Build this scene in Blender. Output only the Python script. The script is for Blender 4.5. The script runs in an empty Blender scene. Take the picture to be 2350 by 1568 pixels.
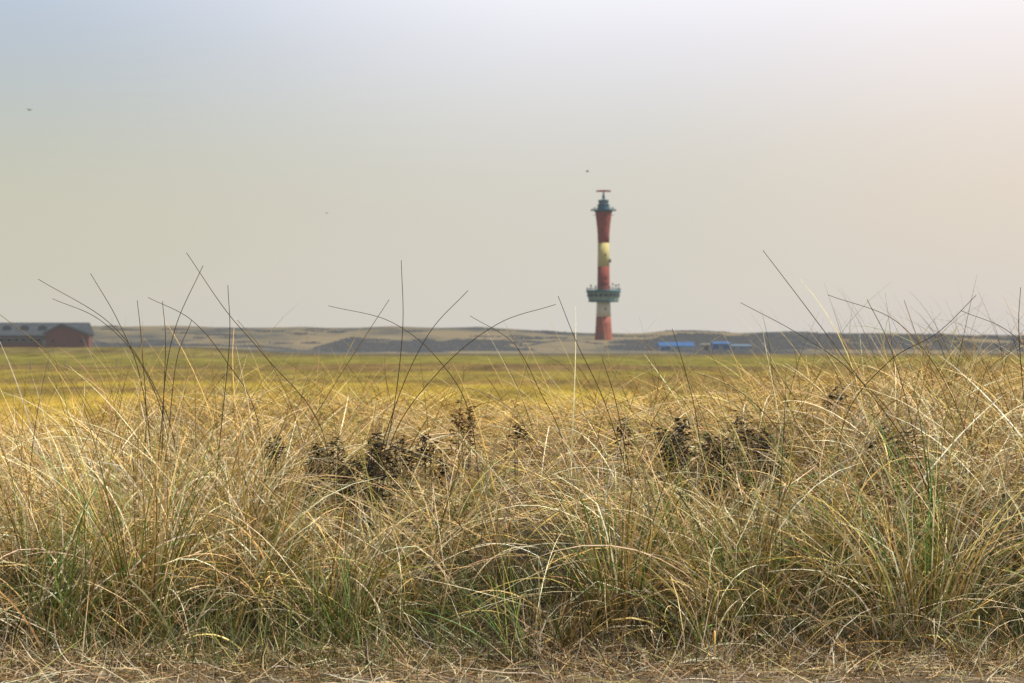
import bpy, math, random
import numpy as np
from mathutils import Vector
rng = np.random.default_rng(7); random.seed(7)
scn = bpy.context.scene
COL = scn.collection
scn.view_settings.view_transform = 'Standard'
scn.view_settings.look = 'None'
F = 4569.0; CAMZ = 1.15
def at(px, py, d):
    return ((px-1175)/F*d, d, CAMZ-(py-784)/F*d)
def srgb(r, g, b):
    f = lambda c: (c/255/12.92 if c/255 <= .04045 else ((c/255+.055)/1.055)**2.4)
    return (f(r), f(g), f(b), 1)
def sm(v, a, b):
    t = np.clip((v-a)/(b-a), 0, 1); return t*t*(3-2*t)

# ---------------------------------------------------------------- tagging
def tag(o, label=None, cat=None, group=None, kind=None):
    if label: o['label'] = label
    if cat: o['category'] = cat
    if group: o['group'] = group
    if kind: o['kind'] = kind
    return o
def empty(name, loc):
    o = bpy.data.objects.new(name, None); COL.objects.link(o); o.location = loc; o.empty_display_size = .1
    return o

# ---------------------------------------------------------------- materials
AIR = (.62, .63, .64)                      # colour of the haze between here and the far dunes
def newmat(name):
    m = bpy.data.materials.new(name); m.use_nodes = True
    nt = m.node_tree; b = nt.nodes['Principled BSDF']
    return m, nt, b
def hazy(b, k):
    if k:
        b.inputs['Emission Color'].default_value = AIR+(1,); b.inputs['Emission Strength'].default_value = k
def pm(name, c, c2=None, rough=.7, scale=1.0, metal=0, bump=0, stretch=(1, 1, 1), haze=0):
    m, nt, b = newmat(name)
    c = tuple(c[:3])+(1,)
    c2 = (tuple(x*.72 for x in c[:3])+(1,)) if c2 is None else tuple(c2[:3])+(1,)
    tc = nt.nodes.new('ShaderNodeTexCoord'); mp = nt.nodes.new('ShaderNodeMapping')
    mp.inputs['Scale'].default_value = stretch
    n = nt.nodes.new('ShaderNodeTexNoise'); n.inputs['Scale'].default_value = scale; n.inputs['Detail'].default_value = 6
    r = nt.nodes.new('ShaderNodeValToRGB')
    r.color_ramp.elements[0].position = .35; r.color_ramp.elements[1].position = .65
    r.color_ramp.elements[0].color = c2; r.color_ramp.elements[1].color = c
    nt.links.new(tc.outputs['Object'], mp.inputs[0]); nt.links.new(mp.outputs[0], n.inputs[0])
    nt.links.new(n.outputs[0], r.inputs[0]); nt.links.new(r.outputs[0], b.inputs['Base Color'])
    b.inputs['Roughness'].default_value = rough; b.inputs['Metallic'].default_value = metal
    if bump:
        bp = nt.nodes.new('ShaderNodeBump'); bp.inputs['Strength'].default_value = bump
        nt.links.new(n.outputs[0], bp.inputs['Height']); nt.links.new(bp.outputs[0], b.inputs['Normal'])
    hazy(b, haze)
    return m
def blade_mat(name):
    m, nt, b = newmat(name)
    a = nt.nodes.new('ShaderNodeAttribute'); a.attribute_name = 'col'
    tc = nt.nodes.new('ShaderNodeTexCoord')
    n = nt.nodes.new('ShaderNodeTexNoise'); n.inputs['Scale'].default_value = 40; n.inputs['Detail'].default_value = 2
    nt.links.new(tc.outputs['Object'], n.inputs[0])
    mr = nt.nodes.new('ShaderNodeMapRange'); mr.inputs[1].default_value = .3; mr.inputs[2].default_value = .7
    mr.inputs[3].default_value = .8; mr.inputs[4].default_value = 1.2
    nt.links.new(n.outputs[0], mr.inputs[0])
    mx = nt.nodes.new('ShaderNodeVectorMath'); mx.operation = 'SCALE'
    nt.links.new(a.outputs['Color'], mx.inputs[0]); nt.links.new(mr.outputs[0], mx.inputs['Scale'])
    nt.links.new(mx.outputs[0], b.inputs['Base Color'])
    b.inputs['Roughness'].default_value = .52; b.inputs['Specular IOR Level'].default_value = .3
    tr = nt.nodes.new('ShaderNodeBsdfTranslucent'); nt.links.new(mx.outputs[0], tr.inputs[0])
    ms = nt.nodes.new('ShaderNodeMixShader'); ms.inputs[0].default_value = .08
    nt.links.new(b.outputs[0], ms.inputs[1]); nt.links.new(tr.outputs[0], ms.inputs[2])
    nt.links.new(ms.outputs[0], nt.nodes['Material Output'].inputs[0])
    return m
M_BLADE = blade_mat('grass_blade')

# ---------------------------------------------------------------- terrain
_ph = rng.uniform(0, 6.28, (24, 2)); _an = rng.uniform(0, 6.28, 24)
def nz(x, y, s):
    v = 0
    for k in range(8):
        f = s*(1.0+.55*k); a = _an[k]
        v = v+np.sin((x*np.cos(a)+y*np.sin(a))*f+_ph[k, 0])*np.cos((x*np.sin(a)-y*np.cos(a))*f*.7+_ph[k, 1])/(1+.5*k)
    return v/2.5
SKX = [-1500, 0, 215, 300, 400, 560, 700, 820, 900, 1010, 1100, 1180, 1250, 1350, 1480, 1530, 1620, 1700, 1800, 1900, 2000, 2200, 2350, 3600]
SKY = [744, 745, 747, 749, 747, 752, 750, 754, 752, 756, 754, 759, 763, 768, 768, 762, 764, 767, 764, 769, 768, 772, 773, 770]
NRX = [-1500, 0, 215, 450, 640, 700, 780, 900, 1000, 1100, 1200, 1480, 1520, 1600, 1700, 1850, 2000, 2200, 2350, 3600]
NRY = [786, 786, 786, 789, 793, 800, 785, 779, 784, 780, 785, 787, 776, 771, 775, 770, 777, 774, 780, 776]
def H(x, d):
    x = np.asarray(x, float); d = np.asarray(d, float)
    dd = np.maximum(d, 1.0); t = x/dd; p = 1175+F*t
    crest = .46+.22*sm(t, .04, .24)-.22*sm(-t, .16, .26)+.07*nz(x, d, .9)
    bank = crest*(.62*sm(d, 6.9, 9.1)+.38*sm(d, 8.5, 12))
    near = bank+.045*nz(x, d, 2.3)*sm(d, 6.8, 8.2)+.010*nz(x, d, 6)+.004*nz(x, d, 23)
    drop = sm(d, 13.0, 46)
    z = near*(1-drop)-3.2*drop
    z = z+.10*nz(x, d, .05)*sm(d, 60, 120)*(1-sm(d, 480, 560))
    z = z+2.64*sm(d, 500, 585)*sm(-x, 62, 105)*(1-sm(d, 700, 800))
    z = z+.95*sm(d, 600, 690)*(1-sm(-x, 62, 105))
    nr = CAMZ+(784-np.interp(p, NRX, NRY))/F*810
    fr = CAMZ+(784-np.interp(p, SKX, SKY))/F*1100
    wob = nz(x, d, .045)
    z = z+(nr+2.3+.35*wob)*np.exp(-((d-810-12*nz(x, d, .01))/52)**2)*sm(d, 640, 740)
    z = z+(fr+3.0+.4*nz(x, d, .06))*np.exp(-((d-1100)/110)**2)*sm(d, 700, 900)
    z = z+(.9*wob)*sm(d, 800, 950)*(1-sm(d, 1040, 1100))
    m1 = 2.0-.25; r1 = np.hypot(x-39, (d-850)*.8)
    z = z*(1-np.exp(-(r1/24)**4))+m1*np.exp(-(r1/24)**4)
    r2 = np.hypot(x-21, (d-765)*.8)
    z = np.maximum(z, -3+4.3*np.exp(-(r2/19)**2))
    z = z-sm(d, 1300, 2500)*1.0
    return z
def Hs(x, y): return float(H(x, y))

def quads_mesh(name, V, Fq, mat, smooth=True, col=None, parent=None):
    V = np.ascontiguousarray(V, dtype=np.float32); Fq = np.ascontiguousarray(Fq, dtype=np.int32)
    me = bpy.data.meshes.new(name)
    me.vertices.add(len(V)); me.vertices.foreach_set('co', V.ravel())
    me.loops.add(Fq.size); me.loops.foreach_set('vertex_index', Fq.ravel())
    me.polygons.add(len(Fq)); me.polygons.foreach_set('loop_start', np.arange(0, Fq.size, Fq.shape[1], dtype=np.int32))
    me.update(calc_edges=True)
    if smooth: me.polygons.foreach_set('use_smooth', np.ones(len(Fq), dtype=bool))
    if col is not None:
        a = me.color_attributes.new('col', 'FLOAT_COLOR', 'POINT')
        c4 = np.ones((len(V), 4), dtype=np.float32); c4[:, :3] = col
        a.data.foreach_set('color', c4.ravel())
    me.materials.append(mat); me.validate()
    o = bpy.data.objects.new(name, me); COL.objects.link(o)
    if parent: o.parent = parent
    return o
def sheet(name, ds, tmax, nc, mat):
    ds = np.asarray(ds, float); ts = np.linspace(-tmax, tmax, nc)
    D, T = np.meshgrid(ds, ts, indexing='ij'); X = T*(np.maximum(D, 0)+9)
    Z = H(X, D); V = np.stack([X, D, Z], -1).reshape(-1, 3)
    i = np.arange(len(ds)-1)[:, None]*nc+np.arange(nc-1)[None, :]
    i = i.ravel(); Fq = np.stack([i, i+1, i+nc+1, i+nc], -1)
    return tag(quads_mesh(name, V, Fq, mat), kind='structure')

M_PATH = pm('sandy_path_soil', (.27, .22, .145), (.085, .066, .04), .95, 6, bump=.9)
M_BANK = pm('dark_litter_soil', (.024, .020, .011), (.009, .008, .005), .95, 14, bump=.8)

def marsh_mat():
    m, nt, b = newmat('marsh_meadow'); N = nt.nodes; L = nt.links
    g = N.new('ShaderNodeNewGeometry'); s = N.new('ShaderNodeSeparateXYZ'); L.new(g.outputs['Position'], s.inputs[0])
    mp = N.new('ShaderNodeMapping'); mp.inputs['Scale'].default_value = (.018, .016, .02); L.new(g.outputs['Position'], mp.inputs[0])
    n = N.new('ShaderNodeTexNoise'); n.inputs['Scale'].default_value = 1; n.inputs['Detail'].default_value = 6; n.inputs['Roughness'].default_value = .6; L.new(mp.outputs[0], n.inputs[0])
    a = N.new('ShaderNodeMath'); a.operation = 'MULTIPLY_ADD'; a.inputs[1].default_value = 360; L.new(n.outputs[0], a.inputs[0])
    a.inputs[2].default_value = -180
    ad = N.new('ShaderNodeMath'); ad.operation = 'ADD'; L.new(a.outputs[0], ad.inputs[0]); L.new(s.outputs[1], ad.inputs[1])
    mr = N.new('ShaderNodeMapRange'); mr.inputs[1].default_value = 40; mr.inputs[2].default_value = 640; L.new(ad.outputs[0], mr.inputs[0])
    r = N.new('ShaderNodeValToRGB'); L.new(mr.outputs[0], r.inputs[0])
    cr = r.color_ramp
    pts = [(0, (.42, .27, .045)), (.12, (.37, .25, .033)), (.20, (.29, .215, .025)), (.27, (.17, .11, .03)), (.34, (.21, .165, .026)),
           (.45, (.145, .092, .036)), (.55, (.165, .14, .028)), (.72, (.18, .16, .032)), (.86, (.155, .125, .042)), (1, (.10, .085, .048))]
    cr.elements[0].position = 0; cr.elements[0].color = pts[0][1]+(1,)
    cr.elements[1].position = 1; cr.elements[1].color = pts[-1][1]+(1,)
    for p, c in pts[1:-1]:
        e = cr.elements.new(p); e.color = c+(1,)
    n2 = N.new('ShaderNodeTexNoise'); n2.inputs['Scale'].default_value = 1; n2.inputs['Detail'].default_value = 8; n2.inputs['Roughness'].default_value = .75
    mp2 = N.new('ShaderNodeMapping'); mp2.inputs['Scale'].default_value = (.16, .035, .1); L.new(g.outputs['Position'], mp2.inputs[0]); L.new(mp2.outputs[0], n2.inputs[0])
    mr2 = N.new('ShaderNodeMapRange'); mr2.inputs[1].default_value = .35; mr2.inputs[2].default_value = .65; mr2.inputs[3].default_value = .48; mr2.inputs[4].default_value = 1.42
    L.new(n2.outputs[0], mr2.inputs[0])
    v = N.new('ShaderNodeVectorMath'); v.operation = 'SCALE'; L.new(r.outputs[0], v.inputs[0]); L.new(mr2.outputs[0], v.inputs['Scale'])
    L.new(v.outputs[0], b.inputs['Base Color']); b.inputs['Roughness'].default_value = 1; b.inputs['Specular IOR Level'].default_value = .05
    hazy(b, .03)
    return m
def dune_mat():
    m, nt, b = newmat('dune_khaki'); N = nt.nodes; L = nt.links
    g = N.new('ShaderNodeNewGeometry')
    mp = N.new('ShaderNodeMapping'); mp.inputs['Scale'].default_value = (.018, .010, .14); L.new(g.outputs['Position'], mp.inputs[0])
    n = N.new('ShaderNodeTexNoise'); n.inputs['Scale'].default_value = 1; n.inputs['Detail'].default_value = 8; n.inputs['Roughness'].default_value = .62; L.new(mp.outputs[0], n.inputs[0])
    r = N.new('ShaderNodeValToRGB'); L.new(n.outputs[0], r.inputs[0]); cr = r.color_ramp
    cr.elements[0].position = .41; cr.elements[0].color = (.030, .034, .034, 1)
    cr.elements[1].position = .60; cr.elements[1].color = (.155, .12, .064, 1)
    e = cr.elements.new(.49); e.color = (.095, .080, .047, 1)
    L.new(r.outputs[0], b.inputs['Base Color']); b.inputs['Roughness'].default_value = 1; b.inputs['Specular IOR Level'].default_value = .05
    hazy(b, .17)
    return m
PB0 = 7.0
sheet('path', np.concatenate([np.linspace(-8, 4, 20), np.linspace(4.2, PB0, 70)]), .75, 420, M_PATH)
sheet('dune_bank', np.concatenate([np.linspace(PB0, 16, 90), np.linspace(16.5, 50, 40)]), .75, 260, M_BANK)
sheet('salt_marsh', np.concatenate([np.linspace(50, 200, 40), np.linspace(205, 640, 90)]), .75, 260, marsh_mat())
sheet('dunes', np.concatenate([np.linspace(640, 960, 110), np.linspace(964, 1300, 60), np.linspace(1320, 3500, 30)]), .75, 560, dune_mat())

# ---------------------------------------------------------------- blades
class Blades:
    def __init__(s): s.V = []; s.F = []; s.C = []; s.n = 0
    def add(s, root, az, th0, dth, L, w, c0, c1, segs=7, drift=None, pw=1.3, roll=None, clamp=True, minh=.01, kk=.6, brk=0):
        n = len(az); S = np.linspace(0, 1, segs+1)[None, :]
        if drift is None: drift = rng.normal(0, .35, n)
        if roll is None: roll = rng.uniform(-1.0, 1.0, n)
        Sm = (S[:, 1:]+S[:, :-1])/2
        bk = rng.uniform(.3, .8, n); ba = np.where(rng.uniform(size=n) < brk, rng.uniform(.5, 1.6, n), 0)   # snapped blades
        def dr(T):
            th = th0[:, None]+dth[:, None]*T**pw+ba[:, None]*(T > bk[:, None]); a = az[:, None]+drift[:, None]*T
            return np.stack([np.sin(th)*np.cos(a), np.sin(th)*np.sin(a), np.cos(th)], -1), a
        D, _ = dr(Sm); st = (L/segs)[:, None, None]*D
        P = np.concatenate([np.zeros((n, 1, 3)), np.cumsum(st, 1)], 1)+root[:, None, :]
        if clamp:
            g = H(P[..., 0], P[..., 1])+minh+rng.uniform(0, .05, (n, 1)); g[:, 0] -= .06
            P[..., 2] = np.maximum(P[..., 2], g)
        Dd, a = dr(S)
        h = np.stack([-np.sin(a), np.cos(a), 0*a], -1); nn = np.cross(Dd, h)
        side = h*np.cos(roll)[:, None, None]+nn*np.sin(roll)[:, None, None]
        wp = (w[:, None]*np.minimum(1, .65+1.5*S)*(1-.85*S**2.4))[..., None]*.5
        V = np.stack([P-side*wp, P+side*wp], 2)
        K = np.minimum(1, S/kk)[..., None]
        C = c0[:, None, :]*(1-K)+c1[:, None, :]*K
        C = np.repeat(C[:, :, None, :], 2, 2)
        b = (np.arange(n)*(segs+1)*2)[:, None]+(np.arange(segs)*2)[None, :]
        b = b.ravel()+s.n
        s.F.append(np.stack([b, b+1, b+3, b+2], -1)); s.V.append(V.reshape(-1, 3)); s.C.append(C.reshape(-1, 3)); s.n += n*(segs+1)*2
    def build(s, name, loc=None):
        V = np.concatenate(s.V)
        if loc is not None: V = V-np.array(loc)
        o = quads_mesh(name, V, np.concatenate(s.F), M_BLADE, col=np.concatenate(s.C))
        if loc is not None: o.location = loc
        return o
GOLD = np.array((.76, .52, .17)); PALE = np.array((.92, .75, .48)); BROWN = np.array((.32, .18, .065)); TAN = np.array((.70, .49, .25))
GREEN = np.array((.115, .225, .035)); OLIVE = np.array((.31, .30, .06)); DARK = np.array((.035, .026, .014)); GREY = np.array((.56, .49, .39))
def palette(n, cols, wts, var=.22):
    k = rng.choice(len(cols), n, p=np.array(wts)/sum(wts)); c = np.array(cols)[k]
    return np.clip(c*rng.normal(1, var, (n, 1))*rng.normal(1, .05, (n, 3)), .008, .92)
def width(n, fine=.65):
    return np.where(rng.uniform(size=n) < fine, rng.uniform(.0022, .0038, n), rng.uniform(.004, .0074, n))

HOL = [(at(805, 1070, 8.9), .32), (at(1655, 1030, 9.4), .44), (at(1010, 990, 9.8), .20)]
def hf(x, d):
    k = np.ones_like(x)
    for (h, r) in HOL:
        dy = d-h[1]; ry = np.where(dy < 0, 1.25, .35)
        k = k-.74*np.exp(-(((x-h[0])/r)**2+(dy/ry)**2)**1.5)
    return np.maximum(k, .2)
def gaps(x, d):                              # 1 inside a tussock belt, 0 in the dips between
    return sm(nz(x*1.0, d*1.3, 1.25)+.25*nz(x, d, 3.1), -.38, .28)
def warm_far(c, d):                          # the blades farther up the bank are a deeper, ripened gold
    k = sm(d, 9, 13)[:, None]; return c*(1-k*np.array((.02, .10, .36)))

G = Blades()
def scatter(d0, d1, dens, tm=.36):
    A = tm*(d1*d1-d0*d0); n = int(A*dens)
    d = np.sqrt(rng.uniform(d0*d0, d1*d1, n)); x = rng.uniform(-tm, tm, n)*d
    return x, d
for (d0, d1, dens, nb) in ((6.85, 8.7, 9, 74), (8.7, 11.0, 8, 44), (11.0, 15.0, 5.5, 34)):
    xs, ds = scatter(d0, d1, dens)
    for x, d in zip(xs, ds):
        gpv = float(gaps(x, d))
        if d < 7.1+.25*float(nz(x, 0, 1.7)) and rng.uniform() < .75: continue
        front = d < 8.7
        if front and rng.uniform() > .2+.8*gpv: continue
        n = int(nb*rng.choice([.4, .9, 1.6], p=[.35, .4, .25])*rng.uniform(.7, 1.3)); R = rng.uniform(.03, .12)
        r = R*np.sqrt(rng.uniform(0, 1, n)); a = rng.uniform(0, 6.283, n)
        X = x+r*np.cos(a); Y = d+r*np.sin(a)
        bias = 3.14 if rng.uniform() < .42 else 0
        az = np.where(rng.uniform(size=n) < .65, bias+rng.normal(0, .6, n), a+rng.normal(0, .8, n))
        root = np.stack([X, Y, H(X, Y)-.02], -1)
        if front:
            L = rng.gamma(7, .088, n)*rng.uniform(.65, 1.25)*(.5+.5*sm(d, 6.9, 7.8))*(.65+.35*gpv); th0 = np.abs(rng.normal(.28, .30, n))
            dth = np.where(rng.uniform(size=n) < .42, rng.uniform(-.1, .8, n), rng.uniform(.8, 2.1, n))
        else:
            L = rng.gamma(8, .050, n)*(.6+.55*gpv); th0 = np.abs(rng.normal(.6, .38, n)); dth = rng.uniform(.1, 1.5, n)
        L = np.clip(L, .15, 1.1)*hf(X, Y)
        gf = rng.choice([.15, .5, 1.3], p=[.35, .37, .28]) if front else rng.uniform(.04, .22)
        warm = rng.uniform(.5, 1.5)
        c1 = palette(n, [GOLD, PALE, TAN, BROWN, GREEN, OLIVE, GREY], [.32*warm, .32, .2, .15, gf*.6, gf*.5, .09])
        isg = (c1[:, 1] > c1[:, 0]*.95)
        c0 = np.where(isg[:, None], c1*.5, palette(n, [BROWN, OLIVE, DARK, GREEN], [.42, .32, .2, .35])*.4)  # brown and green old growth, darkened further to paint shade at the roots
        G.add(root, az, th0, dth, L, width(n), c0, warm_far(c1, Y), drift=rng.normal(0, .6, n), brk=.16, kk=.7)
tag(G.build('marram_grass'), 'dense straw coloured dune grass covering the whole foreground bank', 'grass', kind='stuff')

# long bent-over straws crossing one another over the face of the bank
A_ = Blades(); n = 14500
d = 6.95+2.9*rng.uniform(size=n)**.8; x = rng.uniform(-.37, .37, n)*d
keep = rng.uniform(size=n) < (.15+.85*gaps(x, d))*(.38+.62*sm(d, 7.0, 8.0)); x = x[keep]; d = d[keep]; n = len(x)
root = np.stack([x, d, H(x, d)+rng.uniform(0, .14, n)*sm(d, 7.0, 8)], -1)
c1 = palette(n, [GOLD, PALE, TAN, BROWN, OLIVE, GREY], [.30, .38, .2, .10, .08, .08])
A_.add(root, np.where(rng.uniform(size=n) < .42, 3.14, 0)+rng.normal(0, .65, n), np.abs(rng.normal(.55, .35, n)), rng.uniform(.2, 1.8, n),
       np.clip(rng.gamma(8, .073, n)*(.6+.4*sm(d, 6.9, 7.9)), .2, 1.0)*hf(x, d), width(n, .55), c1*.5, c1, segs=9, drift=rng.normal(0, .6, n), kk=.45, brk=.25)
tag(A_.build('arching_straw'), 'long bent over pale straws criss-crossing the face of the bank', 'dry grass', kind='stuff')

# matted thatch of fallen straws over the top of the bank
T = Blades()
n = 30000
d = np.sqrt(rng.uniform(8.1**2, 16**2, n)); x = rng.uniform(-.36, .36, n)*d
k = hf(x, d); keep = rng.uniform(size=n) < (k*1.25-.25)*(.5+.5*sm(nz(x, d, 2.6), -.5, .1))
x = x[keep]; d = d[keep]; k = k[keep]; n = len(x)
hh = .04+k*rng.uniform(0, 1, n)**1.3*(.18+.09*nz(x, d, 1.7))
root = np.stack([x, d, H(x, d)+hh], -1)
az = np.where(rng.uniform(size=n) < .5, 3.14, 0)+rng.normal(0, .6, n)
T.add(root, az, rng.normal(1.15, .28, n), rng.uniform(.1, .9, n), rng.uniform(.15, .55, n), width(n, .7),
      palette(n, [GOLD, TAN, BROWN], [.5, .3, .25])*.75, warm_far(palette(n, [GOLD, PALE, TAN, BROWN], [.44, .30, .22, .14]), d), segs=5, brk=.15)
tag(T.build('straw_thatch'), 'matted fallen straw lying over the top of the bank', 'dry grass', kind='stuff')

# short dark tangled understorey along the foot of the bank
U = Blades()
n = 14000
x = rng.uniform(-.36, .36, n)*8; d = 6.85+.22*nz(x, 0, 1.7)+1.4*rng.uniform(size=n)**.8-np.abs(rng.normal(0, .12, n))
root = np.stack([x, d, H(x, d)], -1)
gp = sm(nz(x, d, 2.1), -.5, .2)[:, None]
c = palette(n, [BROWN*.55, DARK, TAN*.6, GREY*.55], [.36, .34, .2, .12], .3)*(1-gp*.7)+palette(n, [GREEN*.75, OLIVE*.6, BROWN*.5], [.55, .35, .2], .25)*gp*.7
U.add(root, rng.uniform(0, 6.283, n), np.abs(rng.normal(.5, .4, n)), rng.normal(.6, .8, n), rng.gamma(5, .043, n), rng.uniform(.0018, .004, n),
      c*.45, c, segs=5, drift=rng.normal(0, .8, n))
tag(U.build('understorey_grass'), 'short tangled brown and green grass at the foot of the bank', 'grass', kind='stuff')

# loose straws on the path
S = Blades(); n = 8500
d = 7.15-np.abs(rng.normal(0, .33, n)); x = rng.uniform(-.38, .38, n)*d
root = np.stack([x, d, H(x, d)+.008], -1)
S.add(root, rng.uniform(0, 6.283, n), rng.normal(1.35, .3, n), rng.normal(0, .4, n), rng.gamma(3, .05, n), rng.uniform(.0015, .0048, n),
      palette(n, [TAN, BROWN, PALE, DARK], [.4, .36, .14, .2])*.75, palette(n, [TAN, GREY, PALE, BROWN, OLIVE], [.34, .26, .2, .32, .15])*.82, segs=4, drift=rng.normal(0, .9, n), minh=.003)
tag(S.build('loose_straw'), 'loose straws strewn over the sandy path edge', 'straw', kind='stuff')

# rough tufts out on the marsh
Mt = Blades(); n = 20000
d = 44*np.exp(rng.uniform(0, 1, n)*math.log(380/44)); x = rng.uniform(-.33, .33, n)*d
keep = nz(x*1.0, d*.5, .11)+rng.normal(0, .35, n) > .0; x = x[keep]; d = d[keep]; n = len(x)
cg = palette(n, [GOLD*.55, OLIVE*.85, TAN*.5, BROWN*.8], [.45, .45, .2, .15], .2)
Mt.add(np.stack([x, d, H(x, d)-.02], -1), rng.uniform(0, 6.283, n), np.abs(rng.normal(.4, .3, n)), rng.uniform(.2, 1, n), rng.uniform(.12, .42, n), rng.uniform(.02, .06, n)*(d/80)**.6,
       cg*.6, cg, segs=3, clamp=False)
tag(Mt.build('marsh_tufts'), 'rough yellow olive tufts scattered over the near salt marsh', 'grass', kind='stuff')

# ---------------------------------------------------------------- individual tufts
def tuft(name, label, px, dd, n, L, lean, cols, wts, w=(.0025, .006), bias=None, R=.06, dth=(.3, 1.4), grp=None):
    x, y, _ = at(px, 1400, dd); z = Hs(x, y); B = Blades()
    r = R*np.sqrt(rng.uniform(0, 1, n)); a = rng.uniform(0, 6.283, n)
    X = x+r*np.cos(a); Y = y+r*np.sin(a)
    az = a if bias is None else bias+rng.normal(0, .6, n)
    c1 = palette(n, cols, wts)
    B.add(np.stack([X, Y, H(X, Y)-.02], -1), az, np.abs(rng.normal(lean, lean*.7, n)), rng.uniform(dth[0], dth[1], n),
          rng.uniform(L[0], L[1], n), rng.uniform(w[0], w[1], n), c1*.45, c1, segs=10, brk=.1)
    return tag(B.build(name, (x, y, z)), label, 'grass tuft', grp)
tuft('grass_tuft', 'tall dense olive and straw tussock under the bunch of dark stalks on the left', 335, 7.6, 190, (.55, 1.0), .17,
     [OLIVE, GOLD, BROWN, GREEN, PALE], [.3, .3, .2, .25, .15], R=.12, dth=(.1, 1.5))
tuft('grass_tuft', 'low green tuft near the bottom edge, left of and below the lighthouse', 1195, 7.0, 26, (.3, .6), .32,
     [GREEN, GREEN*.8, OLIVE], [.4, .4, .4], w=(.003, .005), bias=2.6)
tuft('grass_tuft', 'large straw tussock with arching blades and green base near the lower right corner', 2120, 7.4, 200, (.5, .95), .32,
     [GOLD, PALE, OLIVE, GREEN, BROWN], [.35, .3, .2, .25, .12], R=.17, dth=(.2, 1.8))
tuft('grass_tuft', 'small green tuft half hidden in dead grass at the lower left centre', 800, 7.3, 55, (.3, .65), .28,
     [GREEN, OLIVE], [.6, .4], w=(.003, .005))
tuft('grass_tuft', 'broad upright dark green blades at the right under the tall crossing stalks', 2150, 7.9, 22, (.6, .95), .14,
     [GREEN*.9, GREEN*1.1], [.5, .5], w=(.004, .008), R=.09, bias=2.7, dth=(.1, .6))
tuft('grass_tuft', 'thin upright tuft of green and golden blades directly below the lighthouse', 1430, 7.5, 110, (.5, .9), .2,
     [GOLD, GREEN, OLIVE, TAN], [.35, .35, .25, .2], R=.1, dth=(.2, 1.3))
tuft('grass_tuft', 'pale green leaning tuft by the left edge in the lower half', 95, 7.4, 80, (.45, .85), .3,
     [GREEN*1.1, OLIVE, PALE], [.4, .4, .3], R=.1, dth=(.2, 1.2), bias=.6)

# ---------------------------------------------------------------- tall stalks
M_STALK = pm('dark_stalk', (.13, .09, .04), (.06, .05, .022), .6, 6)
M_STALKL = pm('straw_stalk', (.42, .30, .13), (.24, .18, .06), .6, 6)
def tube(pts, r0, r1, mat, name, sides=5, parent=None, origin=None):
    P = np.array(pts, float); k = len(P); out = []
    Q = np.vstack([2*P[0]-P[1], P, 2*P[-1]-P[-2]])
    for i in range(1, k):
        for u in np.linspace(0, 1, 9)[:-1]:
            a, b, c, e = Q[i-1], Q[i], Q[i+1], Q[i+2]
            out.append(.5*((2*b)+(-a+c)*u+(2*a-5*b+4*c-e)*u*u+(-a+3*b-3*c+e)*u**3))
    out.append(P[-1]); C = np.array(out); m = len(C)
    T_ = np.gradient(C, axis=0); T_ /= np.linalg.norm(T_, axis=1)[:, None]+1e-9
    ref = np.array((0, 1, 0)); A = np.cross(T_, ref); A /= np.linalg.norm(A, axis=1)[:, None]+1e-9; Bn = np.cross(T_, A)
    R = np.linspace(r0, r1, m)[:, None, None]; an = np.linspace(0, 6.283, sides, endpoint=False)[None, :, None]
    V = C[:, None, :]+R*(A[:, None, :]*np.cos(an)+Bn[:, None, :]*np.sin(an)); V = V.reshape(-1, 3)
    Fq = []
    for i in range(m-1):
        for j in range(sides):
            Fq.append((i*sides+j, i*sides+(j+1) % sides, (i+1)*sides+(j+1) % sides, (i+1)*sides+j))
    if origin is not None: V = V-np.array(origin)
    o = quads_mesh(name, V, Fq, mat, parent=parent)
    if origin is not None: o.location = origin
    return o
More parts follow.
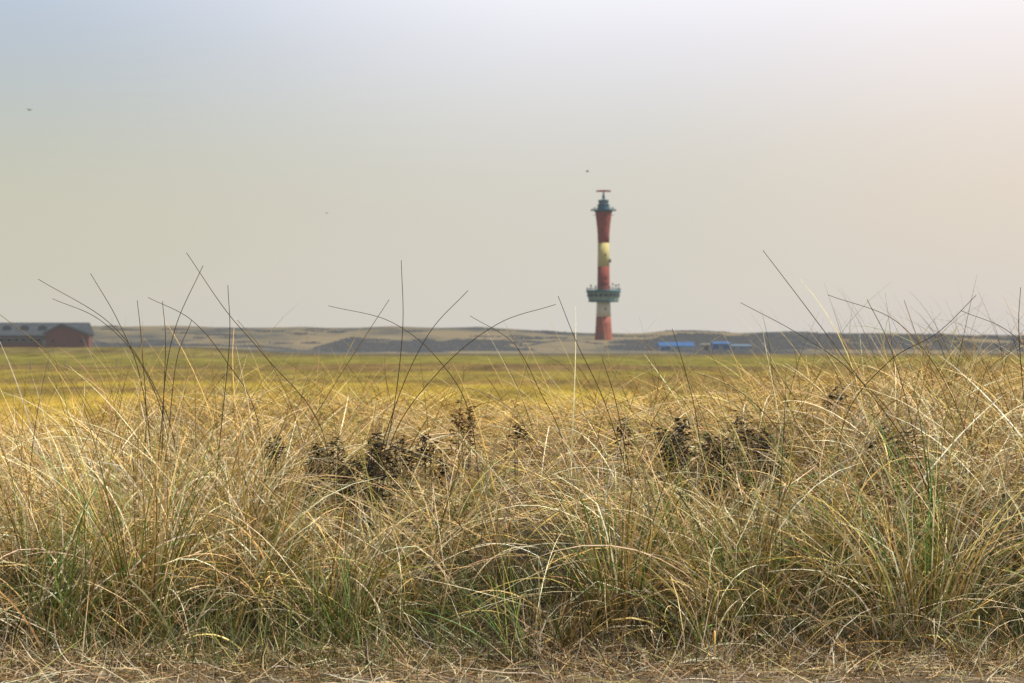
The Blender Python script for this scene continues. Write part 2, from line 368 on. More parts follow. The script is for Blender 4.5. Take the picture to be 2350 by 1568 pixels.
ST = [
 ([(88,641),(250,740),(340,860),(400,1010)], 8.0, 1, 'stalk leaning far left whose tip hangs in the sky above the brick building'),
 ([(208,628),(270,735),(320,860),(345,1050)], 8.0, 1, 'slim stalk rising over the right end of the brick building'),
 ([(121,686),(230,735),(320,830),(380,980)], 8.3, 1, 'low slanting stalk just below the far left leaning one'),
 ([(315,690),(325,790),(335,1000)], 8.2, 1, 'short upright stalk between the brick building and the dark bunch'),
 ([(428,580),(520,715),(610,820),(740,990)], 7.8, 1, 'long stalk leaning left, highest tip on the left side'),
 ([(466,610),(405,745),(378,880),(370,1060)], 7.8, 1, 'curved stalk crossing the highest one on the left near its tip'),
 ([(523,655),(527,780),(508,980)], 7.9, 1, 'straight upright stalk just right of the crossing pair'),
 ([(373,692),(380,800),(368,1010)], 8.0, 1, 'upright stalk in the middle of the dark bunch on the left'),
 ([(440,735),(405,830),(385,1010)], 8.1, 1, 'short stalk leaning right in the dark bunch on the left'),
 ([(340,683),(440,735),(520,830),(590,960)], 8.3, 1, 'thin stalk arching left out of the dark bunch'),
 ([(921,598),(924,760),(900,960),(860,1120)], 7.7, 1, 'straight tall stalk standing alone left of the lighthouse'),
 ([(1074,667),(985,765),(915,910),(850,1120)], 7.7, 1, 'stalk curving up to the right beside the lone straight one'),
 ([(893,688),(830,785),(745,920),(700,1010)], 8.4, 0, 'pale thin stalk leaning right behind the lone straight one'),
 ([(754,702),(900,740),(1010,830),(1080,960)], 8.2, 1, 'fine stalk arching far left toward the centre of the picture'),
 ([(1275,699),(1140,745),(1010,850),(900,1010)], 8.0, 1, 'long arched stalk whose tip nods right, left of the lighthouse foot'),
 ([(1079,725),(1180,790),(1240,900),(1290,1010)], 8.5, 1, 'short fine stalk leaning left under the nodding arched one'),
 ([(1281,680),(1325,790),(1390,930),(1455,1140)], 7.7, 1, 'stalk leaning left nearest the left side of the lighthouse'),
 ([(1382,822),(1415,930),(1445,1090)], 7.8, 1, 'short stalk just below the lighthouse base'),
 ([(1543,755),(1572,850),(1600,970)], 8.6, 1, 'small stalk rising in front of the blue sheds'),
 ([(1751,575),(1850,705),(1965,860),(2120,1080)], 7.7, 1, 'longest stalk on the right side, its tip high in the sky'),
 ([(1700,695),(1830,765),(1950,850),(2080,1000)], 8.2, 1, 'stalk leaning far left beneath the longest right one'),
 ([(1900,677),(2060,740),(2170,880),(2240,1060)], 8.0, 1, 'arched stalk reaching left near the top right of the grass'),
 ([(1990,688),(2040,790),(2085,940),(2130,1150)], 7.8, 1, 'nearly upright stalk right of the arched one on the right'),
 ([(2075,690),(2115,800),(2165,900),(2215,1060)], 7.9, 0, 'golden green upright stalk between dark ones on the right'),
 ([(2240,678),(2150,765),(2040,830),(1940,960)], 8.1, 1, 'stalk leaning right that crosses three others on the right'),
 ([(2205,713),(2320,765),(2420,880),(2470,1000)], 8.0, 1, 'stalk leaving the frame at the right edge'),
 ([(2342,660),(2338,760),(2352,940)], 8.0, 1, 'upright stalk at the very right edge'),
 ([(0,722),(110,810),(190,920),(240,1060)], 8.2, 0, 'straw stalk entering from the left edge before the brick building'),
 ([(545,735),(600,800),(660,910),(700,1040)], 8.4, 0, 'short straw stalk right of the crossing pair'),
]
for P, dd, dk, lab in ST:
    pts = [at(px, py, dd+.32*i-.1) for i, (px, py) in enumerate(P)]
    bx_, by_, bz_ = pts[-1]; g = Hs(bx_+.03, by_)
    if bz_-g > .03: pts.append((bx_+.06*(1 if pts[-1][0] > pts[-2][0] else -1), by_, g-.03))
    o = tube(pts[::-1], .0026, .0012, M_STALK if dk else M_STALKL, 'grass_stalk', origin=pts[-1])
    tag(o, lab, 'grass stalk', 'tall single stalks standing above the grass')
K = Blades(); n = 1000
d = rng.uniform(7.6, 12.5, n); x = rng.uniform(-.34, .34, n)*d
x = np.where(rng.uniform(size=n) < .32, (-.17+rng.normal(0, .045, n))*d, x)
x = np.where(rng.uniform(size=n) < .35, (.2+rng.normal(0, .06, n))*d, x)
c = palette(n, [DARK*1.8, BROWN*.6, OLIVE*.8, GOLD], [.28, .32, .25, .4])
K.add(np.stack([x, d, H(x, d)], -1), np.where(rng.uniform(size=n) < .65, 3.0, .1)+rng.normal(0, .5, n), np.abs(rng.normal(.14, .2, n)), rng.uniform(.1, 1.3, n),
      rng.uniform(.5, .92, n), rng.uniform(.003, .005, n), c, c*.8, segs=10)
tag(K.build('fine_stalks'), 'scattered finer stalks sticking up out of the grass', 'grass stalks', kind='stuff')

# ---------------------------------------------------------------- dead shrubs sunk in the hollows
M_TWIG = pm('dead_twig', (.03, .02, .012), (.012, .009, .006), .9, 20)
M_DLEAF = pm('dead_leaf', (.026, .017, .011), (.008, .006, .004), .95, 30)
M_DLEAFB = pm('brown_dead_leaf', (.17, .08, .03), (.05, .026, .01), .9, 30)
def shrub(px, py, dd, wd, ht, label, leaf, nt=26, nl=260):
    x, y, z = at(px, py, dd); g = Hs(x, y); root = empty('dead_shrub', (x, y, g)); top = max(z-g, .05)
    V = []; Fq = []; ph = rng.uniform(0, 6, 3)
    def pt(f=1.0):
        while True:
            u = rng.uniform(-.5, .5)*(1 if rng.uniform() < .8 else 1.4)
            if rng.uniform() < .35+.65*(math.sin(u*19+ph[2]) > -.2): break
        hx = top-ht*(.3+.25*math.sin(u*11+ph[0])+.2*math.sin(u*29+ph[1])+1.2*max(0, abs(u)-.38))
        return np.array((u*wd, rng.normal(0, wd*.25), max(-.01, hx-abs(rng.normal(0, ht*.6))*f)))
    for i in range(nt):
        p = pt(); q = p+np.array((rng.normal(0, .06), rng.normal(0, .04), rng.normal(.008, .02))); m = (p+q)/2+rng.normal(0, .008, 3)
        for a, bq, s1 in ((np.array((p[0]*.8, p[1]*.8, -.02)), p, .001), (p, m, .0018), (m, q, .0012)):
            b = len(V)
            for c_ in (a, bq):
                for k in range(3): V.append(c_+s1*np.array((math.cos(k*2.1), math.sin(k*2.1), (k == 1)*1.0)))
            for k in range(3): Fq.append((b+k, b+(k+1) % 3, b+3+(k+1) % 3, b+3+k))
    quads_mesh('twigs', V, Fq, M_TWIG, parent=root)
    V = []; Fq = []
    for i in range(nl):
        c = pt()+rng.normal(0, .008, 3)
        A = rng.normal(size=3)*np.array((1.4, 1, .5)); A /= np.linalg.norm(A); Bq = np.cross(A, rng.normal(size=3)); Bq /= np.linalg.norm(Bq); l = rng.uniform(.006, .02)
        b = len(V); V += [c-A*l, c+Bq*l*.22, c+A*l, c-Bq*l*.22]; Fq.append((b, b+1, b+2, b+3))
    quads_mesh('leaves', V, Fq, leaf, parent=root)
    tag(root, label, 'shrub', 'dead shrubs poking out of the matted grass')
shrub(805, 1005, 8.9, .42, .24, 'wide dark dead shrub massed to darken the shaded hollow left of centre', M_DLEAF, 240, 2800)  # twigs and leaves packed dark to stand in for the hollow's shade
shrub(1655, 962, 9.4, .60, .24, 'widest dark dead shrub massed to darken the shaded hollow right of the lighthouse', M_DLEAF, 300, 3800)  # same dense dark packing, in place of shade in this hollow
shrub(628, 1000, 8.7, .06, .08, 'tiny black shrub left of the hollow', M_DLEAF, 8, 130)
shrub(1062, 925, 9.2, .11, .16, 'rust brown leafy dead shrub near the centre', M_DLEAFB, 14, 380)
shrub(965, 1000, 9.2, .24, .14, 'flat dark brown dead shrub between the wide dark and rust brown ones', M_DLEAF, 70, 600)
shrub(1192, 965, 9.0, .05, .07, 'tiny black sprig right of the rust brown shrub', M_DLEAF, 6, 90)
shrub(1915, 890, 10.0, .09, .09, 'small black sprig high on the bank at right', M_DLEAF, 10, 150)
shrub(1430, 960, 9.2, .06, .07, 'small dark sprig directly under the lighthouse', M_DLEAF, 8, 90)
shrub(2040, 975, 9.0, .20, .12, 'thin dark dead twigs under the arched stalks at right', M_DLEAF, 50, 350)

# ---------------------------------------------------------------- poly helper for built things
class PB:
    def __init__(s): s.V = []; s.F = []
    def box(s, x0, x1, y0, y1, z0, z1):
        b = len(s.V); s.V += [(x0,y0,z0),(x1,y0,z0),(x1,y1,z0),(x0,y1,z0),(x0,y0,z1),(x1,y0,z1),(x1,y1,z1),(x0,y1,z1)]
        s.F += [(b,b+3,b+2,b+1),(b+4,b+5,b+6,b+7),(b,b+1,b+5,b+4),(b+1,b+2,b+6,b+5),(b+2,b+3,b+7,b+6),(b+3,b,b+4,b+7)]; return s
    def prism(s, prof, y0, y1):
        b = len(s.V); n = len(prof)
        s.V += [(x, y0, z) for x, z in prof]+[(x, y1, z) for x, z in prof]
        s.F += [tuple(range(b, b+n)), tuple(range(b+2*n-1, b+n-1, -1))]
        s.F += [(b+i, b+n+i, b+n+(i+1) % n, b+(i+1) % n) for i in range(n)]; return s
    def prismx(s, prof, x0, x1):
        b = len(s.V); n = len(prof)
        s.V += [(x0, y, z) for y, z in prof]+[(x1, y, z) for y, z in prof]
        s.F += [tuple(range(b+n-1, b-1, -1)), tuple(range(b+n, b+2*n))]
        s.F += [(b+i, b+(i+1) % n, b+n+(i+1) % n, b+n+i) for i in range(n)]; return s
    def lathe(s, prof, n=40, cap=True, cx=0, cy=0):
        b = len(s.V)
        for r, z in prof:
            for k in range(n):
                a = 6.28318*k/n; s.V.append((cx+r*math.cos(a), cy+r*math.sin(a), z))
        for i in range(len(prof)-1):
            for k in range(n):
                s.F.append((b+i*n+k, b+i*n+(k+1) % n, b+(i+1)*n+(k+1) % n, b+(i+1)*n+k))
        if cap:
            s.F.append(tuple(b+k for k in range(n))[::-1]); s.F.append(tuple(b+(len(prof)-1)*n+k for k in range(n)))
        return s
    def bar(s, p, q, r, n=6):
        p = np.array(p, float); q = np.array(q, float); t = q-p; t /= np.linalg.norm(t); ref = np.array((0, 0, 1.)) if abs(t[2]) < .9 else np.array((1., 0, 0))
        A = np.cross(t, ref); A /= np.linalg.norm(A); Bq = np.cross(t, A); b = len(s.V)
        for c in (p, q):
            for k in range(n):
                a = 6.283*k/n; s.V.append(tuple(c+r*(A*math.cos(a)+Bq*math.sin(a))))
        s.F += [(b+k, b+(k+1) % n, b+n+(k+1) % n, b+n+k) for k in range(n)]
        s.F += [tuple(b+k for k in range(n)), tuple(b+n+k for k in range(n))[::-1]]; return s
    def obox(s, ang, r, w, h, t, z):
        c, sn = math.cos(ang), math.sin(ang); b = len(s.V)
        for zz_ in (z, z+h):
            for rr, ww in ((r-t, -w/2), (r+t, -w/2), (r+t, w/2), (r-t, w/2)):
                s.V.append((rr*c-ww*sn, rr*sn+ww*c, zz_))
        s.F += [(b,b+3,b+2,b+1),(b+4,b+5,b+6,b+7),(b,b+1,b+5,b+4),(b+1,b+2,b+6,b+5),(b+2,b+3,b+7,b+6),(b+3,b,b+4,b+7)]; return s
    def build(s, name, mat, parent=None, smooth=False):
        me = bpy.data.meshes.new(name); me.from_pydata(s.V, [], s.F); me.update()
        if smooth: me.polygons.foreach_set('use_smooth', np.ones(len(me.polygons), dtype=bool))
        me.materials.append(mat); o = bpy.data.objects.new(name, me); COL.objects.link(o)
        if parent: o.parent = parent
        return o

# ---------------------------------------------------------------- lighthouse
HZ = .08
LS = 850/F; LX = (1385-1175)*LS; LY = 850.
zb = CAMZ+(784-780)*LS
zz = lambda y: CAMZ+(784-y)*LS-zb
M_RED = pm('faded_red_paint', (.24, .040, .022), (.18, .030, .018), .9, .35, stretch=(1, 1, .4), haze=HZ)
M_RED2 = pm('hazed_red_paint', (.30, .085, .055), (.24, .07, .045), .9, .4, haze=HZ)  # haze over the tower foot mixed into the red as pink
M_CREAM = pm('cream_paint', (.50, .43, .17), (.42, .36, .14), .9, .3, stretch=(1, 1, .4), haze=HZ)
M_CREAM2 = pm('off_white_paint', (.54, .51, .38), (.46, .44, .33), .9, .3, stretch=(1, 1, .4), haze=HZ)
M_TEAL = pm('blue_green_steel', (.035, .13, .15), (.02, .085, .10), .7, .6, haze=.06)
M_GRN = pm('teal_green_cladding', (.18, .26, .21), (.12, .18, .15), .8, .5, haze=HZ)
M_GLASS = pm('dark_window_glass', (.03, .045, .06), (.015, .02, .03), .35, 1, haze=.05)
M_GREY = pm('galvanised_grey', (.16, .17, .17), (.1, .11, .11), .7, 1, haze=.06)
lh = empty('lighthouse', (LX, LY, zb))
tag(lh, 'tall red and cream banded lighthouse with wide round deck and radar on top', 'lighthouse')
W = [(780,20.3),(765,19.2),(745,17.9),(727,17),(710,16.2),(692,15.5),(667,14.6),(640,14),(612,13.7),(585,13.3),(558,13.2),(540,13.7),(525,14.6),(510,16.2),(498,17.8),(487,19.3)]
ys_ = [w[0] for w in W][::-1]; ws_ = [w[1] for w in W][::-1]
rad = lambda y: float(np.interp(y, ys_, ws_))*LS
def band(y0, y1, name, mat):
    ys = [y0]+[w[0] for w in W if y1 < w[0] < y0]+[y1]
    return PB().lathe([(rad(y), zz(y)) for y in ys], 48).build(name, mat, lh, True)
band(782, 727, 'red_band', M_RED2); band(727, 692, 'cream_band', M_CREAM2)
band(692.02, 612, 'red_band', M_RED); band(612, 558, 'cream_band', M_CREAM); band(558, 487, 'red_band', M_RED)
dk = PB().lathe([(rad(693)-.02, zz(694)), (31*LS, zz(693.5)), (34*LS, zz(691)), (37.2*LS, zz(676)), (37.6*LS, zz(672))], 40).build('viewing_deck', M_GRN, lh)
PB().lathe([(38*LS, zz(672.4)), (39.6*LS, zz(671)), (39.8*LS, zz(668)), (39*LS, zz(667))], 40).build('deck_rim', M_TEAL, dk)
PB().lathe([(34.4*LS, zz(693)), (35*LS, zz(692.5)), (35*LS, zz(690.6)), (34.2*LS, zz(690.2))], 40).build('lower_rim', M_TEAL, dk)
for k in range(20):
    a = 6.283*k/20+.1
    PB().obox(a, 36.6*LS, 1.4, 1.1, .22, zz(681)).build('window', M_GLASS, dk)
rl = PB(); R = 38.8*LS
for k in range(40):
    a0, a1 = 6.283*k/40, 6.283*(k+1)/40; p = (R*math.cos(a0), R*math.sin(a0)); q = (R*math.cos(a1), R*math.sin(a1))
    for y in (661.5, 664.5): rl.bar((*p, zz(y)), (*q, zz(y)), .05, 4)
    rl.bar((*p, zz(667)), (*p, zz(661.5)), .06, 4)
rl.build('deck_railing', M_TEAL, dk)
for a, r, h in ((3.4, 30, 9), (3.9, 26, 7), (5.2, 28, 6), (5.7, 33, 9), (0.1, 35, 11), (6.0, 22, 13)):
    x, y = r*LS*math.cos(a), r*LS*math.sin(a); z1 = zz(667-h)
    PB().lathe([(.12, zz(667)), (.10, z1), (.38, z1+.1), (.45, z1+.5), (.12, z1+.8)], 8, True, x, y).build('deck_antenna', M_GREY, dk)
PB().obox(-1.8, rad(776), 1.3, 2.4, .15, zz(780)+.1).build('door', M_GREY, lh)
for a, y in ((-1.2, 515), (-1.75, 505), (-1.2, 540), (-1.25, 588), (-1.2, 640), (-1.9, 655), (-1.5, 655), (-1.1, 655), (-1.35, 712), (-1.75, 532), (-1.45, 498)):
    PB().obox(a, rad(y)+.0, .55, 1.0, .12, zz(y)).build('porthole', M_GLASS, lh)
PB().obox(-.25, rad(600)+.25, .9, 1.5, .5, zz(603)).build('equipment_box', M_GREY, lh)
gl = PB().lathe([(19.4*LS, zz(487)), (22*LS, zz(485.5)), (24*LS, zz(484)), (24.2*LS, zz(482.5)), (23*LS, zz(482.3))], 36).build('upper_gallery', M_TEAL, lh)
g = PB(); R = 23.4*LS
for k in range(28):
    a0, a1 = 6.283*k/28, 6.283*(k+1)/28; p = (R*math.cos(a0), R*math.sin(a0)); q = (R*math.cos(a1), R*math.sin(a1))
    for y in (477, 479.8): g.bar((*p, zz(y)), (*q, zz(y)), .05, 4)
    g.bar((*p, zz(482.5)), (*p, zz(477)), .055, 4)
g.build('gallery_railing', M_TEAL, gl)
for a in (0.1, 3.2, 5.2):
    c, s_ = math.cos(a), math.sin(a)
    PB().bar((22*LS*c, 22*LS*s_, zz(483)), (27*LS*c, 27*LS*s_, zz(483)), .12, 6).lathe([(.1, zz(485)), (.4, zz(484)), (.45, zz(481)), (.1, zz(480))], 10, True, 27*LS*c, 27*LS*s_).build('side_lamp', M_GREY, gl)
    PB().bar((25*LS*c, 25*LS*s_, zz(494)), (17.6*LS*c, 17.6*LS*s_, zz(494)), .1, 5).build('bracket', M_GREY, gl)
PB().lathe([(13.5*LS, zz(482.4)), (13.5*LS, zz(472)), (14.6*LS, zz(471.5)), (14.6*LS, zz(470))], 24).build('lantern_base', pm('blue_grey_panel', (.05, .13, .18), (.035, .09, .13), .7, .8, haze=.06), lh)
ln = PB().lathe([(10.2*LS, zz(470)), (10.2*LS, zz(461.5))], 16).build('lantern', pm('lantern_glass', (.16, .21, .24), (.10, .14, .16), .3, 1, haze=.06), lh)
for k in range(10):
    a = 6.283*k/10; PB().bar((10.5*LS*math.cos(a), 10.5*LS*math.sin(a), zz(470)), (10.5*LS*math.cos(a), 10.5*LS*math.sin(a), zz(461.5)), .13, 4).build('glazing_bar', M_TEAL, ln)
PB().lathe([(12.6*LS, zz(461.5)), (12.8*LS, zz(460)), (9*LS, zz(458.6)), (3*LS, zz(457.5))], 24).build('lantern_roof', M_TEAL, lh)
ms = PB()
for k in range(4):
    a = 6.283*k/4+.78; ms.bar((3.6*LS*math.cos(a), 3.6*LS*math.sin(a), zz(458)), (1.5*LS*math.cos(a), 1.5*LS*math.sin(a), zz(443)), .13, 5)
ms.bar((0, 0, zz(458)), (0, 0, zz(440.6)), .22, 8); ms.bar((-4.5*LS, 0, zz(452)), (4.5*LS, 0, zz(452)), .14, 5)
msd = ms.build('radar_mast', M_TEAL, lh)
PB().prism([(-17*LS, zz(440.5)), (17*LS, zz(440.5)), (17*LS, zz(438)), (8*LS, zz(436.8)), (-8*LS, zz(436.8)), (-17*LS, zz(438))], -.35, .35).build('radar_antenna', pm('signal_red_paint', (.34, .03, .02), (.27, .025, .018), .8, 1), msd)

# ---------------------------------------------------------------- brick building with long grey roof (left)
BD = 588.; BS = BD/F
bx = lambda px: (px-1175)*BS
bz0 = Hs(bx(110), BD)
bz = lambda py: CAMZ+(784-py)*BS-bz0
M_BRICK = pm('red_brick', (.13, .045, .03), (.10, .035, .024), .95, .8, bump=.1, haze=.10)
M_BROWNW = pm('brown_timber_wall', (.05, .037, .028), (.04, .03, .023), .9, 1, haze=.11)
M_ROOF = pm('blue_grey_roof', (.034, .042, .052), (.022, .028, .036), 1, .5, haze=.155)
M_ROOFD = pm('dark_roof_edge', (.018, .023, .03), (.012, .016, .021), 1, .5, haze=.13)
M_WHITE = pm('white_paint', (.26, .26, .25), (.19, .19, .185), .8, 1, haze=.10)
for mm in (M_ROOF, M_ROOFD): mm.node_tree.nodes['Principled BSDF'].inputs['Specular IOR Level'].default_value = .05
X0 = bx(112)
hb = empty('hall_building', (X0, BD, bz0)); tag(hb, 'long low hall with blue grey roof and red brick gable wing at the left edge', 'building')
lx = lambda px: bx(px)-X0
PB().box(lx(-260), lx(188), 0, 15, -1.5, bz(770)).build('wall', M_BROWNW, hb)
rf = PB().prismx([(-.9, bz(770)-.15), (-.9, bz(770)+.15), (6.5, bz(740)), (8.5, bz(740)), (16, bz(770)), (16, bz(770)-.15)], lx(-264), lx(192)).build('roof', M_ROOF, hb)
for px in (-150, -65, 12, 53, 94):
    dm = PB(); pr = [(-1.25, 0), (1.25, 0)]+[(1.25*math.cos(a), .35+.95*math.sin(a)) for a in np.linspace(0, 3.1416, 9)]
    dm.prism([(lx(px)+x, bz(757)+z) for x, z in pr], 1.6, 6.0).build('dormer', M_ROOFD, rf)
    PB().prism([(lx(px)+.5*x, bz(757)+.2+.5*z) for x, z in pr], 1.5, 1.59).build('dormer_window', M_ROOFD, rf)
for i, px in enumerate(range(-240, 98, 17)):
    w = PB().box(lx(px), lx(px+12), -.10, .02, bz(784), bz(776)).build('window', M_WHITE, hb)
    PB().box(lx(px+1), lx(px+11), -.14, -.102, bz(783), bz(777.5)).build('pane', M_GLASS, w)
PB().box(lx(-255), lx(108), -.2, .03, bz(797)-.5, bz(788)).build('plinth', M_BRICK, hb)
PB().box(lx(98), lx(110), -.35, .04, bz(797), bz(780)).build('door', M_WHITE, hb)
PB().prism([(lx(114), -1.2), (lx(212), -1.2), (lx(212), bz(769)), (lx(150), bz(747)), (lx(114), bz(764))], -5, -.21).build('brick_gable', M_BRICK, hb)
PB().prism([(lx(108), bz(768)), (lx(149), bz(747)+.05), (lx(215), bz(770)), (lx(216), bz(768)), (lx(150), bz(743)), (lx(107), bz(765))], -5.8, -.0).build('gable_roof', M_ROOFD, hb)
for px in (128, 192):
    w = PB().box(lx(px), lx(px+6), -5.1, -4.98, bz(787), bz(779)).build('window', M_GREY, hb)
    PB().box(lx(px+1), lx(px+5), -5.14, -5.102, bz(786), bz(780)).build('pane', M_GLASS, w)

# ---------------------------------------------------------------- blue sheds (right of the lighthouse)
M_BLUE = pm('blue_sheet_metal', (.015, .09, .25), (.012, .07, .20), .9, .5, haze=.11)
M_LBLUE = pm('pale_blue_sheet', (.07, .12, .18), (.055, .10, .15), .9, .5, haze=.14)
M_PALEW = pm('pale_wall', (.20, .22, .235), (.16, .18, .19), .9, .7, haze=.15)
def shed(name, p0, p1, ytop, yeave, ybase, dd, dep, wm, rm, label, doors=()):
    s = dd/F; x0 = (p0-1175)*s; x1 = (p1-1175)*s; b0 = CAMZ+(784-ybase)*s; zt = (ybase-ytop)*s; ze = (ybase-yeave)*s
    r = empty(name, ((x0+x1)/2, dd, b0)); hw = (x1-x0)/2
    PB().box(-hw, hw, 0, dep, -2.2, ze).build('wall', wm, r)
    PB().prismx([(-.4, ze-.1), (-.4, ze+.1), (dep*.5, zt), (dep+.4, ze+.1), (dep+.4, ze-.1)], -hw-.3, hw+.3).build('roof', rm, r)
    for f0, f1, m, nm in doors:
        PB().box(-hw+f0*2*hw, -hw+f1*2*hw, -.08, .02, .05, ze*.82).build(nm, m, r)
    tag(r, label, 'shed')
shed('storage_shed', 1514, 1592, 785, 795, 805, 690, 8, M_PALEW, M_BLUE, 'long blue roofed shed with a pale wall nearest the lighthouse', ((.05, .3, M_BLUE, 'door'), (.45, .62, M_LBLUE, 'door')))
shed('storage_shed', 1637, 1676, 784, 790, 806, 685, 7, M_BLUE, M_BLUE, 'bright blue square shed in the middle of the blue group', ((.3, .6, M_LBLUE, 'door'),))
shed('storage_shed', 1679, 1724, 790, 795, 806, 700, 7, M_LBLUE, M_LBLUE, 'faded pale blue shed at the right end of the blue group', ((.2, .4, M_PALEW, 'door'),))
shed('site_cabin', 1608, 1634, 789, 791, 804, 705, 5, M_PALEW, M_WHITE, 'small white cabin left of the bright blue shed', ((.3, .7, M_GREY, 'door'),))

# ---------------------------------------------------------------- far scrub
SV = []
def bushes(p0, p1, d0, d1, n, h, clumps, q=.38):
    p = rng.uniform(p0, p1, clumps); d = rng.uniform(d0, d1, clumps); x = (p-1175)/F*d; w = rng.uniform(3, 12, clumps); hh = h*rng.uniform(.1, 1.5, clumps)
    v = rng.normal(size=(clumps, n, 3)); v /= np.linalg.norm(v, axis=2)[..., None]; v *= rng.uniform(.1, 1, (clumps, n, 1))
    X = (x[:, None]+v[..., 0]*w[:, None]).ravel(); Y = (d[:, None]+v[..., 1]*w[:, None]*.7).ravel(); Z = H(X, Y)+(np.abs(v[..., 2])*hh[:, None]).ravel()
    c = np.stack([X, Y, Z], -1); sc = np.array((1.6, 1, .55)); A = rng.normal(size=c.shape)*q*sc; B = rng.normal(size=c.shape)*q*sc
    SV.append(np.stack([c-A, c+B, c+A, c-B], 1).reshape(-1, 3))
bushes(215, 640, 700, 770, 280, .9, 40); bushes(760, 1170, 700, 800, 320, 1.4, 75); bushes(1430, 2500, 720, 810, 320, 1.3, 170)
bushes(1200, 1400, 770, 800, 160, .6, 8); bushes(1480, 2400, 820, 860, 200, 1.0, 60); bushes(-200, 2400, 1040, 1095, 120, .5, 40); bushes(850, 1000, 660, 690, 100, .9, 12)
bushes(300, 1300, 930, 1060, 100, .6, 40)
bushes(205, 330, 620, 660, 260, 1.6, 8); bushes(1560, 1780, 640, 675, 200, 1.0, 12)
V = np.concatenate(SV); Fq = np.arange(len(V)).reshape(-1, 4)
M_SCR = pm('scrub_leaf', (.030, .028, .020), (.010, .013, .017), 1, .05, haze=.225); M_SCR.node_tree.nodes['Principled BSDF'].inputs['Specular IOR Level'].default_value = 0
tag(quads_mesh('scrub', V, Fq, M_SCR, smooth=False), 'low dark scrub in bands along the foot of the far dunes', 'scrub', kind='stuff')

# fence posts in the marsh
M_POST = pm('weathered_post', (.30, .27, .22), (.18, .16, .13), .9, 5)
for i, (px, dd) in enumerate(((198, 425), (150, 300), (112, 290), (70, 282), (268, 330))):
    x = (px-1175)/F*dd; g = Hs(x, dd)
    o = PB().lathe([(.08, -.3), (.075, 1.3), (.03, 1.42)], 8).build('fence_post', M_POST); o.location = (x, dd, g)
    tag(o, 'weathered pale fence post standing in the marsh below the brick building', 'fence post', 'fence posts in the marsh')

# birds
M_BIRD = pm('dark_feathers', (.07, .06, .05), (.04, .035, .03), .8, 8)
def bird(px, py, dd, span, rz, label):
    b = PB(); s = span
    b.V = [(0, .28*s, 0), (.05*s, .1*s, .03*s), (.05*s, -.1*s, .02*s), (0, -.3*s, 0), (-.05*s, -.1*s, .02*s), (-.05*s, .1*s, .03*s), (0, .05*s, -.06*s),
           (.25*s, .1*s, .14*s), (.25*s, -.03*s, .13*s), (.5*s, -.08*s, .05*s), (-.25*s, .1*s, .14*s), (-.25*s, -.03*s, .13*s), (-.5*s, -.08*s, .05*s),
           (.04*s, -.4*s, 0), (-.04*s, -.4*s, 0)]
    b.F = [(0,1,5), (1,2,4,5), (2,3,4), (0,6,1), (1,6,2), (2,6,3), (0,5,6), (5,4,6), (4,3,6), (1,7,8,2), (7,9,8), (5,4,11,10), (10,11,12), (3,13,14)]
    o = b.build('bird', M_BIRD); o.location = at(px, py, dd); o.rotation_euler = (0, 0, rz)
    tag(o, label, 'bird')
bird(68, 253, 110, .5, 1.0, 'small dark bird flying high at the far left of the sky')
bird(1348, 394, 120, .5, 1.9, 'tiny bird flying just above and left of the lighthouse radar')
bird(750, 490, 130, .4, .6, 'faint tiny bird in the sky left of the lighthouse')

# ---------------------------------------------------------------- world, sun, camera
w = bpy.data.worlds.new('World'); scn.world = w; w.use_nodes = True; nt = w.node_tree; N = nt.nodes; L = nt.links
bg = N['Background']
SE, SA = math.radians(57), math.radians(94)
sky = N.new('ShaderNodeTexSky'); sky.sky_type = 'NISHITA'; sky.sun_disc = False; sky.sun_elevation = SE; sky.sun_rotation = SA; sky.dust_density = 6; sky.air_density = 1.5
tc = N.new('ShaderNodeTexCoord'); sp = N.new('ShaderNodeSeparateXYZ'); L.new(tc.outputs['Generated'], sp.inputs[0])
def ramp(inp, pts):
    r = N.new('ShaderNodeValToRGB'); cr = r.color_ramp; cr.interpolation = 'B_SPLINE'
    cr.elements[0].position = pts[0][0]; cr.elements[0].color = srgb(*pts[0][1]); cr.elements[1].position = pts[-1][0]; cr.elements[1].color = srgb(*pts[-1][1])
    for p, c in pts[1:-1]:
        e = cr.elements.new(p); e.color = srgb(*c)
    L.new(inp, r.inputs[0]); return r.outputs[0]
mz = N.new('ShaderNodeMapRange'); mz.inputs[1].default_value = 0; mz.inputs[2].default_value = .2; L.new(sp.outputs[2], mz.inputs[0]); Z = mz.outputs[0]
Lr = ramp(Z, [(0, (203, 199, 190)), (.12, (206, 201, 186)), (.35, (203, 200, 180)), (.55, (194, 198, 191)), (.75, (184, 196, 208)), (.9, (194, 206, 224)), (1, (203, 214, 231))])
Cr = ramp(Z, [(0, (211, 206, 199)), (.12, (213, 208, 197)), (.35, (212, 208, 196)), (.55, (217, 216, 211)), (.75, (232, 232, 240)), (.9, (249, 249, 255)), (1, (253, 253, 255))])
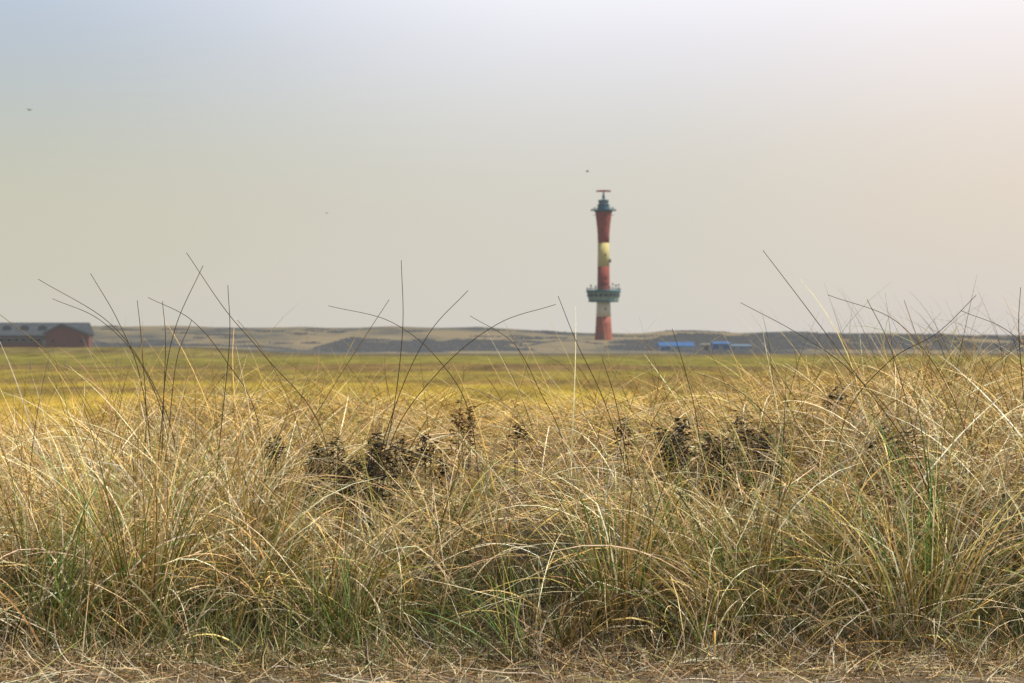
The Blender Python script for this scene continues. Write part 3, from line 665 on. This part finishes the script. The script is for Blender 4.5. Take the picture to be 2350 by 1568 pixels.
Rr = ramp(Z, [(0, (213, 207, 201)), (.12, (218, 209, 199)), (.35, (227, 215, 199)), (.55, (234, 223, 213)), (.75, (246, 238, 239)), (.9, (255, 251, 253)), (1, (255, 255, 255))])
mx = N.new('ShaderNodeMapRange'); mx.inputs[1].default_value = -.27; mx.inputs[2].default_value = .04; mx.interpolation_type = 'SMOOTHSTEP'; L.new(sp.outputs[0], mx.inputs[0])
mx2 = N.new('ShaderNodeMapRange'); mx2.inputs[1].default_value = .02; mx2.inputs[2].default_value = .28; mx2.interpolation_type = 'SMOOTHSTEP'; L.new(sp.outputs[0], mx2.inputs[0])
def mix(f, a, b):
    m = N.new('ShaderNodeMix'); m.data_type = 'RGBA'; L.new(f, m.inputs[0]); L.new(a, m.inputs[6]); L.new(b, m.inputs[7]); return m.outputs[2]
c = mix(mx.outputs[0], Lr, Cr); c = mix(mx2.outputs[0], c, Rr)
sc = N.new('ShaderNodeVectorMath'); sc.operation = 'SCALE'; sc.inputs['Scale'].default_value = .05; L.new(sky.outputs[0], sc.inputs[0])
mu = N.new('ShaderNodeMapRange'); mu.inputs[1].default_value = .20; mu.inputs[2].default_value = .45; mu.inputs[3].default_value = 0; mu.inputs[4].default_value = .9; L.new(sp.outputs[2], mu.inputs[0])
c = mix(mu.outputs[0], c, sc.outputs[0])
L.new(c, bg.inputs[0]); bg.inputs[1].default_value = 1.0
sl = bpy.data.lights.new('sun', 'SUN'); sl.energy = 5.0; sl.angle = math.radians(1.0); sl.color = (1, .95, .85)
so = bpy.data.objects.new('sun', sl); COL.objects.link(so)
v = Vector((math.sin(SA)*math.cos(SE), math.cos(SA)*math.cos(SE), math.sin(SE)))
so.rotation_euler = v.to_track_quat('Z', 'Y').to_euler(); so.location = v*50
cd = bpy.data.cameras.new('camera'); cam = bpy.data.objects.new('camera', cd); COL.objects.link(cam)
cd.lens = 70; cd.sensor_width = 36; cd.clip_end = 6000; cam.location = (0, 0, CAMZ); cam.rotation_euler = (math.pi/2, 0, 0)
cd.dof.use_dof = True; cd.dof.focus_distance = 8.0; cd.dof.aperture_fstop = 7.0
scn.camera = cam
